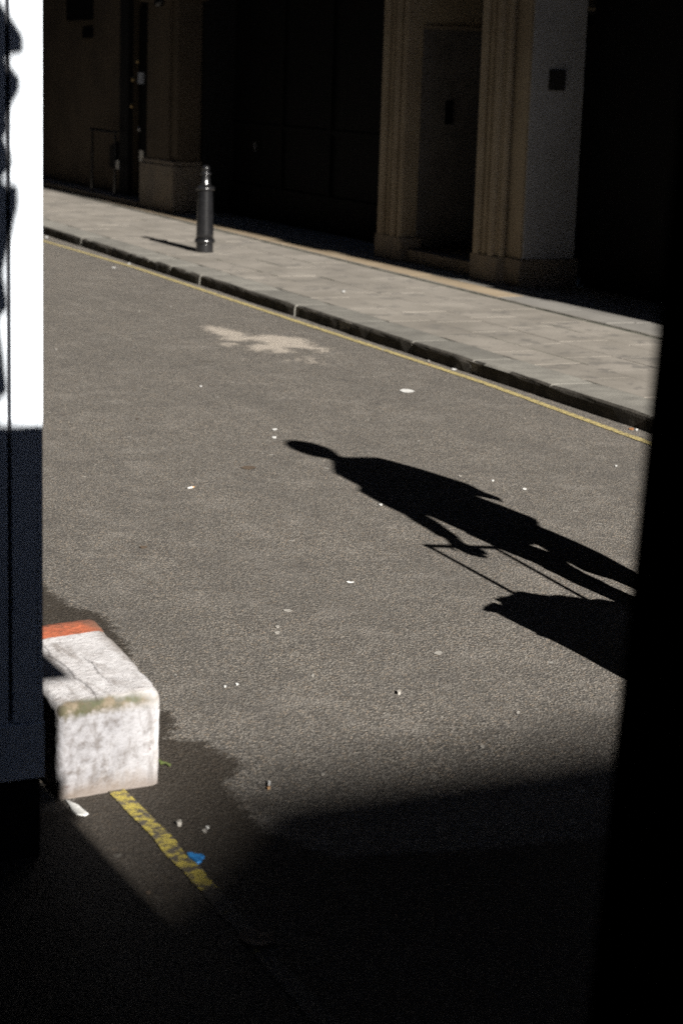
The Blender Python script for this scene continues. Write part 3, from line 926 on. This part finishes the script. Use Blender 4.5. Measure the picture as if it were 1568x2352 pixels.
turned('cap', [(0.044, 0.827), (0.058, 0.833), (0.060, 0.846), (0.045, 0.858), (0.030, 0.864), (0.030, 0.868), (0.040, 0.880), (0.044, 0.898), (0.038, 0.917), (0.022, 0.930), (0.002, 0.934)])

# ------------------------------------------------------------------ white block by the corner
bl = bmesh.new()
A0, A1, B1, B0 = (0.0, 0.0), (0.312, 0.026), (0.385, 0.862), (0.062, 0.835)
ZT = (0.276, 0.286, 0.272, 0.266)
NX, NY, NZ = 14, 36, 12
def bpt(u, v, wz):
    x = (A0[0] * (1 - u) + A1[0] * u) * (1 - v) + (B0[0] * (1 - u) + B1[0] * u) * v
    y = (A0[1] * (1 - u) + A1[1] * u) * (1 - v) + (B0[1] * (1 - u) + B1[1] * u) * v
    z = ((ZT[0] * (1 - u) + ZT[1] * u) * (1 - v) + (ZT[3] * (1 - u) + ZT[2] * u) * v) * wz
    return Vector((x, y, z))
vs = {}
def gvtx(i, j, k):
    if (i, j, k) in vs:
        return vs[(i, j, k)]
    p = bpt(i / NX, j / NY, k / NZ)
    # rounded, chipped arrises
    r = 0.022
    u, v, z = i / NX * 0.3, j / NY * 0.84, k / NZ * 0.28
    dl = [min(u, 0.3 - u), min(v, 0.84 - v), 0.28 - z]
    sg = [1 if u < 0.15 else -1, 1 if v < 0.42 else -1, -1]
    near = sorted([(d, a) for a, d in enumerate(dl)])
    ins = [max(0, r - d) for d in dl]
    cnt = sum(1 for d in dl if d < r)
    if cnt >= 2:
        c = Vector([sg[a] * min(dl[a], r) for a in range(3)])
        vec = Vector([(r - dl[a]) if dl[a] < r else 0 for a in range(3)])
        L_ = vec.length
        if L_ > r:
            pull = (L_ - r) / L_
            for a in range(3):
                if dl[a] < r:
                    p[a] += sg[a] * vec[a] * pull
    nz = mnoise.noise(p * 16) * 0.003 + mnoise.noise(p * 45) * 0.0015
    if cnt >= 2:
        nz *= 1.8
    p += Vector((nz * sg[0], nz * sg[1], -abs(nz) * 0.8 if k > 0 else 0))
    vs[(i, j, k)] = bl.verts.new(p)
    return vs[(i, j, k)]
for j in range(NY):
    for i in range(NX):
        bl.faces.new((gvtx(i, j, NZ), gvtx(i + 1, j, NZ), gvtx(i + 1, j + 1, NZ), gvtx(i, j + 1, NZ)))
for k in range(NZ):
    for i in range(NX):
        bl.faces.new((gvtx(i, 0, k), gvtx(i + 1, 0, k), gvtx(i + 1, 0, k + 1), gvtx(i, 0, k + 1)))
        bl.faces.new((gvtx(i, NY, k), gvtx(i + 1, NY, k), gvtx(i + 1, NY, k + 1), gvtx(i, NY, k + 1)))
    for j in range(NY):
        bl.faces.new((gvtx(0, j, k), gvtx(0, j + 1, k), gvtx(0, j + 1, k + 1), gvtx(0, j, k + 1)))
        bl.faces.new((gvtx(NX, j, k), gvtx(NX, j + 1, k), gvtx(NX, j + 1, k + 1), gvtx(NX, j, k + 1)))
blk = from_bm('guard_block', bl, block_mat(), loc=(1.536, 4.998, 0), smooth=True)
tag(blk, 'worn white concrete block with an orange red end and mossy edge, beside the white post', 'concrete block')

# ------------------------------------------------------------------ person with a trolley, outside the frame on the right, whose shadow falls on the road
PX, PY = 4.42, 5.823
def mp(x, zm, dv):
    """a body point: x across the light, zm the height its shadow tells, dv how far it lies along the light"""
    z = (zm / 0.4452 + 5.719 - PY) * T - dv * T
    return Vector((x - PX, dv, z))
pe = thing('person', (PX, PY, 0), 'person in a loose dark shirt and trousers walking with a wheeled trolley', 'person')
SA = rad(41)                                   # shoulders turned to the light
body = bmesh.new()
hc = mp(4.397, 1.735, 0.0)
ell(body, hc, 0.088, 0.100, 0.128, rad(70), rad(-12))
chain(body, [(mp(4.415, 1.66, 0.0), 0.052), (mp(4.43, 1.58, 0), 0.058), (mp(4.45, 1.50, 0), 0.075)])
# nose, chin, ears, brow
fwd = Vector((-0.66, 0.75, 0)).normalized()
sid = Vector((0.75, 0.66, 0))
ell(body, hc + fwd * 0.088 + Vector((0, 0, -0.02)), 0.012, 0.014, 0.024, seg=10)
ell(body, hc + fwd * 0.062 + Vector((0, 0, -0.088)), 0.034, 0.034, 0.026, seg=10)
ell(body, hc + fwd * 0.080 + Vector((0, 0, 0.018)), 0.030, 0.022, 0.010, rad(41), seg=10)
for s_ in (-1, 1):
    ell(body, hc + sid * 0.083 * s_ + Vector((0, 0, -0.01)), 0.013, 0.016, 0.030, seg=10)
# trunk inside the clothes, limbs, hands
loft(body, [(mp(4.45, 0.80, 0), 0.15, 0.10, SA), (mp(4.46, 1.0, 0), 0.15, 0.10, SA), (mp(4.45, 1.3, 0), 0.18, 0.11, SA), (mp(4.45, 1.50, 0), 0.12, 0.08, SA)])
nsh, nel, nwr = mp(4.285, 1.415, -0.17), mp(4.212, 1.07, -0.28), mp(4.124, 0.785, -0.44)
fsh, fel, fwr = mp(4.625, 1.545, 0.17), mp(4.728, 1.26, 0.24), mp(4.722, 1.150, 0.46)
chain(body, [(nsh, 0.052), (nel, 0.042), (nwr, 0.031)])
chain(body, [(fsh, 0.052), (fel, 0.042), (fwr, 0.031)])
def fingers(bm, palm, dirv, across, curl, lens=(0.066, 0.074, 0.070, 0.054)):
    dirv, across = dirv.normalized(), across.normalized()
    for i, l in enumerate(lens):
        b_ = palm + across * (0.019 * (i - 1.5))
        d1 = (dirv + curl * 0.35).normalized()
        d2 = (dirv * 0.5 + curl * 0.9).normalized()
        p1 = b_ + d1 * l * 0.5
        chain(bm, [(b_ - dirv * 0.02, 0.0095), (p1, 0.009), (p1 + d2 * l * 0.5, 0.0075)], 8)
    tb = palm - dirv * 0.055 + across * 0.04
    chain(bm, [(tb - across * 0.02, 0.012), (tb + across * 0.014 + dirv * 0.03 + curl * 0.01, 0.011), (tb + across * 0.012 + dirv * 0.06 + curl * 0.03, 0.009)], 8)
# handle bar of the trolley and the hand closed round it
barL, barR = mp(3.958, 0.752, -0.43), mp(4.226, 0.700, -0.555)
hb = (barL + barR) * 0.5 + Vector((-0.0, 0, 0.0))
grip = mp(4.085, 0.705, -0.50)
chain(body, [(nwr, 0.031), (nwr.lerp(grip, 0.6), 0.036), (grip, 0.048), (mp(4.150, 0.680, -0.50), 0.034)])
bd = (barR - barL).normalized()
fingers(body, grip + Vector((0, -0.02, -0.002)), Vector((0, -0.6, -0.4)), -bd, Vector((0, 0.75, -0.65)))
tipv = mp(4.768, 1.085, 0.62) - fwr
chain(body, [(fwr, 0.031), (fwr + tipv * 0.35, 0.034), (fwr + tipv * 0.6, 0.03)])
fingers(body, fwr + tipv * 0.58, tipv, Vector((0.4, -0.3, 0.8)), Vector((-0.2, 0.1, -0.3)))
# legs inside the trousers
nhip, nkn, nft = mp(4.34, 0.86, -0.04), mp(4.305, 0.50, -0.02), Vector((4.30 - PX, -0.16, 0.09))
fhip, fkn, fft = mp(4.52, 0.86, 0.06), mp(4.49, 0.50, 0.12), Vector((4.47 - PX, 0.26, 0.09))
for hp, kn, ft in ((nhip, nkn, nft), (fhip, fkn, fft)):
    chain(body, [(hp, 0.085), (hp.lerp(kn, 0.5), 0.07), (kn, 0.055), (kn.lerp(ft, 0.35), 0.055), (ft, 0.038)])
ob = from_bm('body', body, M_skin, pe)
melt(ob, 0.0065, 3)
hair = bmesh.new()
ell(hair, hc + Vector((0.006, -0.012, 0.022)), 0.097, 0.106, 0.122, rad(70), rad(-12))
ho = from_bm('hair', hair, M_hair, pe, smooth=True)
for s_ in (-1, 1):
    e = bmesh.new()
    ell(e, hc + fwd * 0.086 + sid * 0.032 * s_ + Vector((0, 0, -0.002)), 0.011, 0.011, 0.008, seg=10)
    from_bm('eye', e, M_paper, pe, smooth=True)
e = bmesh.new()
ell(e, hc + fwd * 0.086 + Vector((0, 0, -0.058)), 0.022, 0.010, 0.007, rad(41), seg=10)
from_bm('mouth', e, M_skin, pe, smooth=True)
# shirt: loose, hem flared, wide half sleeves
sh = bmesh.new()
loft(sh, [(mp(4.476, 0.862, 0.0), 0.272, 0.165, SA), (mp(4.475, 0.90, 0.0), 0.268, 0.16, SA), (mp(4.470, 1.0, 0.0), 0.265, 0.16, SA), (mp(4.458, 1.15, 0), 0.262, 0.15, SA),
          (mp(4.452, 1.30, 0), 0.245, 0.14, SA), (mp(4.448, 1.42, 0), 0.225, 0.12, SA), (mp(4.445, 1.50, 0), 0.17, 0.10, SA), (mp(4.435, 1.575, 0), 0.075, 0.07, SA)])
chain(sh, [(mp(4.43, 1.56, -0.02), 0.07), (nsh + Vector((0.02, 0, 0.0)), 0.082), (nsh.lerp(nel, 0.5), 0.085), (nel, 0.074), (nel.lerp(nwr, 0.4), 0.056), (nel.lerp(nwr, 0.7), 0.047), (nel.lerp(nwr, 0.95), 0.044)], 16)
chain(sh, [(mp(4.47, 1.56, 0.03), 0.07), (fsh + Vector((-0.01, 0, -0.005)), 0.074), (fsh.lerp(fel, 0.4), 0.070), (fel, 0.060), (fel.lerp(fwr, 0.5), 0.052), (fel.lerp(fwr, 0.95), 0.044)], 16)
so = from_bm('shirt', sh, M_shirt, pe)
melt(so, 0.011, 3)
# trousers
tr = bmesh.new()
loft(tr, [(mp(4.44, 0.76, 0.0), 0.195, 0.13, SA), (mp(4.46, 0.82, 0.0), 0.215, 0.15, SA), (mp(4.455, 0.92, 0), 0.21, 0.15, SA)])
chain(tr, [(mp(4.345, 0.80, -0.05), 0.115), (mp(4.318, 0.70, -0.04), 0.086), (mp(4.338, 0.60, -0.03), 0.093), (mp(4.306, 0.50, -0.02), 0.070), (mp(4.300, 0.42, -0.04), 0.069), (mp(4.288, 0.32, -0.08), 0.054), (nft + Vector((0, 0.0, 0.02)), 0.062)], 16)
chain(tr, [(mp(4.535, 0.80, 0.06), 0.108), (mp(4.541, 0.70, 0.09), 0.100), (mp(4.520, 0.60, 0.11), 0.108), (mp(4.486, 0.47, 0.13), 0.104), (mp(4.494, 0.42, 0.15), 0.078), (mp(4.484, 0.33, 0.20), 0.064), (fft + Vector((0, 0.0, 0.02)), 0.064)], 16)
to = from_bm('trousers', tr, M_trousers, pe)
melt(to, 0.011, 3)
for ft in (nft, fft):
    e = bmesh.new()
    ell(e, Vector((ft.x - 0.05, ft.y + 0.06, 0.045)), 0.14, 0.05, 0.045, rad(131), seg=14)
    ell(e, Vector((ft.x, ft.y, 0.06)), 0.055, 0.05, 0.06, seg=12)
    o = from_bm('shoe', e, M_shoe, pe)
    melt(o, 0.010, 3)

tro = thing('trolley', (4.0, 5.0, 0), 'dark soft bag on a wheeled hand trolley held beside the walking person', 'trolley')
def tp(v):
    return v + Vector((PX, PY, 0)) - Vector((4.0, 5.0, 0))
rbL, rbR = mp(3.914, 0.393, -0.53), mp(4.150, 0.333, -0.66)
bm = bmesh.new()
chain(bm, [(tp(barL) - bd * 0.012, 0.016), (tp(barR) + bd * 0.012, 0.016)], 10)
from_bm('handle_bar', bm, M_steel, tro, smooth=True)
for a, b in ((barL, rbL), (barR, rbR)):
    bm = bmesh.new()
    chain(bm, [(tp(a), 0.011), (tp(b) + (b - a) * 0.3, 0.011)], 8)
    from_bm('rod', bm, M_steel, tro, smooth=True)
# bag corners: far left, right, near right, near left
zt = rbL.z
c0, c1 = tp(mp(3.905, 0.392, -0.53)), tp(mp(4.238, 0.276, -0.78))
c2 = tp(mp(3.700, 0.295, -0.745))
zt = min(c0.z, c1.z, c2.z)
c3 = c1 + (c2 - c0)
bm = bmesh.new()
nl = 10
rows = []
tl = [c0, c1, c3, c2]
for k in range(nl + 1):
    f = k / nl
    z = 0.07 + (1 - f) * 0
    row = []
    for e_ in range(4):
        a, b = tl[e_], tl[(e_ + 1) % 4]
        for q_ in range(8):
            p = a.lerp(b, q_ / 8)
            zz = 0.08 + (p.z - 0.08) * f
            cx = (c0 + c3) * 0.5
            sw = 1.0 + 0.02 * math.sin(f * 9 + q_) - (0.05 if k == 0 else 0)
            row.append(bm.verts.new((cx.x + (p.x - cx.x) * sw, cx.y + (p.y - cx.y) * sw, zz + (mnoise.noise(Vector((p.x * 14, p.y * 14, 2))) * 0.035 if k == nl else 0))))
    rows.append(row)
for a, b in zip(rows, rows[1:]):
    for i in range(32):
        bm.faces.new((a[i], a[(i + 1) % 32], b[(i + 1) % 32], b[i]))
bm.faces.new(rows[0])
bm.faces.new(rows[-1])
bmesh.ops.triangulate(bm, faces=[f for f in bm.faces if len(f.verts) > 4])
from_bm('bag', bm, M_bagcloth, tro)
# folded flap tips that stick out of the bag
for st_ in ([(c2 + Vector((0.06, 0.04, -0.01)), 0.035), (c2 + Vector((0.0, 0.005, 0.0)), 0.022), (c2 + Vector((-0.03, -0.01, 0.006)), 0.006)],
            [(c2 + Vector((0.05, -0.02, -0.20)), 0.03), (c2 + Vector((-0.005, -0.02, -0.155)), 0.010)],
            [(c0.lerp(c2, 0.45) + Vector((0.03, 0.0, -0.02)), 0.03), (c0.lerp(c2, 0.45) + Vector((-0.02, 0.012, 0.0)), 0.010)]):
    bm = bmesh.new()
    chain(bm, st_, 8)
    from_bm('flap', bm, M_bagcloth, tro)
for p in (c0, c1):
    bm = bmesh.new()
    r = bmesh.ops.create_cone(bm, cap_ends=True, segments=20, radius1=0.055, radius2=0.055, depth=0.03, matrix=Matrix.Translation((p.x, p.y, 0.055)) @ Matrix.Rotation(math.atan2((c1 - c0).y, (c1 - c0).x), 4, 'Z') @ Matrix.Rotation(rad(90), 4, 'Y'))
    from_bm('wheel', bm, M_shoe, tro)

# ------------------------------------------------------------------ litter
def stick(name, a, b, r, mats, label, cat, z=0.0, split=0.3):
    """a cigarette end: white paper tube with a tan filter"""
    A, B = at(*a, z), at(*b, z)
    L_ = (B - A).length
    ang = math.atan2((B - A).y, (B - A).x)
    o = thing(name, (A.x, A.y, z + r + 0.001), label, cat, 'litter on the road')
    o.rotation_euler = (0, 0, ang)
    for nm, m, x0, x1 in (('paper', mats[0], 0, L_ * (1 - split)), ('filter', mats[1], L_ * (1 - split) + 0.0005, L_)):
        bm = bmesh.new()
        chain(bm, [(Vector((x0, 0, 0)), r), (Vector(((x0 + x1) / 2, 0, 0)), r * 1.02), (Vector((x1, 0, 0)), r)], 10)
        from_bm(nm, bm, m, o, smooth=False)
    return o
stick('cigarette_end', (432, 1123.5), (445.5, 1121), 0.0045, (M_paper, M_filter), 'white cigarette end lying alone on the middle of the asphalt, left of the shadow', 'cigarette end')
stick('cigarette_end', (617, 1815), (617.5, 1800), 0.0045, (M_filter, M_paper), 'cigarette end standing out pale near the wet stain, lower middle', 'cigarette end', split=0.75)

def scrap(px, py, wpx, hpx, mat, name, label, cat, z=0.0, th=0.0015, curl=0.003, n=9):
    """a crumpled flake of paper or plastic with its own outline"""
    pts = []
    if wpx < 20:
        wpx, hpx = wpx * 0.85, hpx * 0.8
    for i in range(n):
        a = 2 * math.pi * i / n
        k = random.uniform(0.75, 1.1)
        pts.append(at(px + wpx / 2 * math.cos(a) * k, py + hpx / 2 * math.sin(a) * k, z).xy)
    c = sum(pts, Vector((0, 0))) / n
    bm = bmesh.new()
    top_ = [bm.verts.new((p.x - c.x, p.y - c.y, th + curl * random.random())) for p in pts]
    bot = [bm.verts.new(((p.x - c.x) * 0.9, (p.y - c.y) * 0.9, 0.0)) for p in pts]
    ct = bm.verts.new((0, 0, th + curl * 0.6))
    for i in range(n):
        j = (i + 1) % n
        bm.faces.new((top_[i], top_[j], ct))
        bm.faces.new((bot[i], bot[j], top_[j], top_[i]))
    bm.faces.new(bot)
    return tag(from_bm(name, bm, mat, loc=(c.x, c.y, z + 0.001)), label, cat, 'litter on the road')
S = scrap
S(934, 899, 34, 9, M_paper, 'paper_scrap', 'white flattened paper scrap between the shadow and the far yellow line', 'paper')
S(631, 987, 13, 6, M_paper, 'paper_scrap', 'upper of two white paper crumbs just left of the shadow head', 'paper')
S(630, 1006, 14, 7, M_paper, 'paper_scrap', 'lower of two white paper crumbs just left of the shadow head', 'paper')
S(129, 803, 7, 5, M_pebble, 'pebble', 'pale pebble on the asphalt close to the white post', 'pebble')
S(461, 888, 8, 5, M_paper, 'paper_scrap', 'tiny white crumb below the left tip of the cement spill', 'paper')
S(320, 715, 6, 5, M_pebble, 'pebble', 'pale pebble between the white post and the cement spill', 'pebble')
S(392, 705, 6, 4, M_pebble, 'pebble', 'pale pebble left of and above the cement spill', 'pebble')
S(1043, 848, 15, 9, M_paper, 'paper_scrap', 'white crumpled tissue in the gutter under the kerb', 'paper')
S(984, 830, 8, 7, M_pebble, 'pebble', 'pale pebble against the kerb, left of the crumpled tissue', 'pebble')
S(879, 804, 9, 6, M_pebble, 'pebble', 'pale pebble beside the far yellow line above the flattened paper', 'pebble')
S(985, 838, 7, 4, M_orange, 'leaf_scrap', 'orange leaf bit in the gutter left of the crumpled tissue', 'leaf')
S(1449, 986, 14, 7, M_orange, 'leaf_scrap', 'orange leaf bit in the gutter beside the dark corner on the right', 'leaf')
S(1461, 988, 7, 6, M_paper, 'paper_scrap', 'small white crumb in the gutter beside the dark corner on the right', 'paper')
S(311, 602, 7, 6, M_orange, 'leaf_scrap', 'orange leaf bit in the far gutter, nearest to the bollard', 'leaf')
S(297, 606, 8, 5, M_paper, 'paper_scrap', 'white crumb in the far gutter beside the orange leaf bit', 'paper')
S(108, 545, 9, 6, M_paper, 'paper_scrap', 'white crumb in the far gutter against the white post', 'paper')
S(262, 615, 12, 4, M_paper, 'paper_scrap', 'thin white flake just inside the far yellow line', 'paper')
S(1204, 1124, 12, 4, M_paper, 'paper_scrap', 'white flake on the asphalt right of the shadow back', 'paper')
S(1131, 1105, 7, 4, M_paper, 'paper_scrap', 'small white flake just above the pointed shadow hand', 'paper')
S(1056, 1094, 9, 4, M_pebble, 'pebble', 'pale chip at the upper edge of the shadow, by the arm', 'pebble')
S(874, 1160, 11, 6, M_paper, 'paper_scrap', 'white crumb at the lower edge of the shadow, by its elbow', 'paper')
S(1414, 1071, 6, 5, M_paper, 'paper_scrap', 'tiny white crumb right of the white flake, near the dark corner', 'paper')
S(804, 1338, 20, 3, M_paper, 'paper_scrap', 'thin white sliver on the asphalt below the shadow', 'paper')
S(661, 1404, 22, 6, M_pebble, 'chewing_gum', 'flattened pale chewing gum below the white sliver', 'chewing gum', th=0.002, curl=0.002)
S(637, 1441, 14, 8, M_pebble, 'chewing_gum', 'upper of two pale chewing gum spots near the middle of the road', 'chewing gum', th=0.002, curl=0.002)
S(636, 1455, 15, 7, M_pebble, 'chewing_gum', 'lower of two pale chewing gum spots near the middle of the road', 'chewing gum', th=0.002, curl=0.002)
S(1006, 1501, 22, 9, M_pebble, 'chewing_gum', 'wide flattened gum spot below the shadow of the trolley', 'chewing gum', th=0.002, curl=0.001)
S(517, 1578, 9, 6, M_paper, 'paper_scrap', 'left of two white specks right of the white block', 'paper')
S(545, 1573, 9, 6, M_paper, 'paper_scrap', 'right of two white specks right of the white block', 'paper')
S(916, 1594, 12, 9, M_pebble, 'pebble', 'pale stone chip with a dark side on the lower asphalt', 'pebble', th=0.008)
S(718, 1553, 10, 6, M_pebble, 'pebble', 'pale chip left of the stone chip with a dark side', 'pebble')
S(741, 1780, 12, 6, M_pebble, 'pebble', 'pale chip near the end of the sunlight, lower middle', 'pebble')
S(1189, 1638, 12, 8, M_pebble, 'pebble', 'pale chip on the lower right asphalt', 'pebble')
S(1107, 1717, 12, 7, M_pebble, 'pebble', 'pale chip close to the edge of the deep shade, lower right', 'pebble')
S(412, 1896, 17, 10, M_pebble, 'pebble', 'pale pebble on the wet asphalt right of the yellow line', 'pebble', th=0.010)
S(477, 1902, 10, 8, M_paper, 'paper_scrap', 'small white crumb on the wet asphalt, right of the pebble', 'paper')
S(470, 1911, 15, 10, M_pebble, 'pebble', 'dull pebble on the wet asphalt under the small white crumb', 'pebble')
tag(blob('plastic_scrap', [(429, 1968), (438, 1965), (450, 1969), (462, 1970), (470, 1974), (464, 1979), (463, 1986), (453, 1988), (444, 1981), (434, 1975)], M_blue, 0.005, 0.006, sub=2, rough=0.0012),
    'bright blue plastic scrap lying against the near yellow line', 'plastic', 'litter on the road')
S(330, 1258, 22, 5, M_leaf, 'dead_leaf', 'dark dead leaf on the asphalt between the white post and the shadow', 'leaf')
S(570, 1075, 40, 8, M_leaf, 'dead_leaf', 'brown flattened leaf on the asphalt left of the shadow neck', 'leaf', th=0.001, curl=0.001)
S(315, 963, 7, 4, M_leaf, 'dead_leaf', 'tiny dark leaf bit near the lit part of the white post', 'leaf')
S(588, 2160, 95, 45, M_leaf, 'dead_leaf', 'large dead leaf in the deep shade at the bottom', 'leaf', curl=0.01, n=11)
S(789, 670, 9, 6, M_paper, 'paper_scrap', 'white speck on the pavement behind the kerb', 'paper', z=PZ + 0.003)
S(341, 2052, 16, 9, M_leaf, 'dead_leaf', 'small yellowish leaf in the wet gutter below the blue scrap', 'leaf')
# paper strip at the foot of the block and a green stalk beside it
o = blob('paper_strip', [(150, 1838), (160, 1843), (180, 1852), (203, 1871), (196, 1876), (178, 1873), (166, 1864)], M_paper, 0.001, 0.004, sub=2, rough=0.001)
tag(o, 'torn white paper strip on the ground in front of the white block', 'paper', 'litter on the road')
bm = bmesh.new()
a, b, c = at(357, 1748), at(372, 1757), at(391, 1762)
chain(bm, [(a - b + Vector((0, 0, 0.010)), 0.003), (Vector((0, 0, 0.006)), 0.006), ((c - b) * 0.5 + Vector((0, 0, 0.010)), 0.003), (c - b + Vector((0, 0, 0.006)), 0.005)], 8)
tag(from_bm('green_stalk', bm, M_green, loc=(b.x, b.y, 0)), 'green plant stalk on the wet asphalt right of the white block', 'stalk', 'litter on the road')
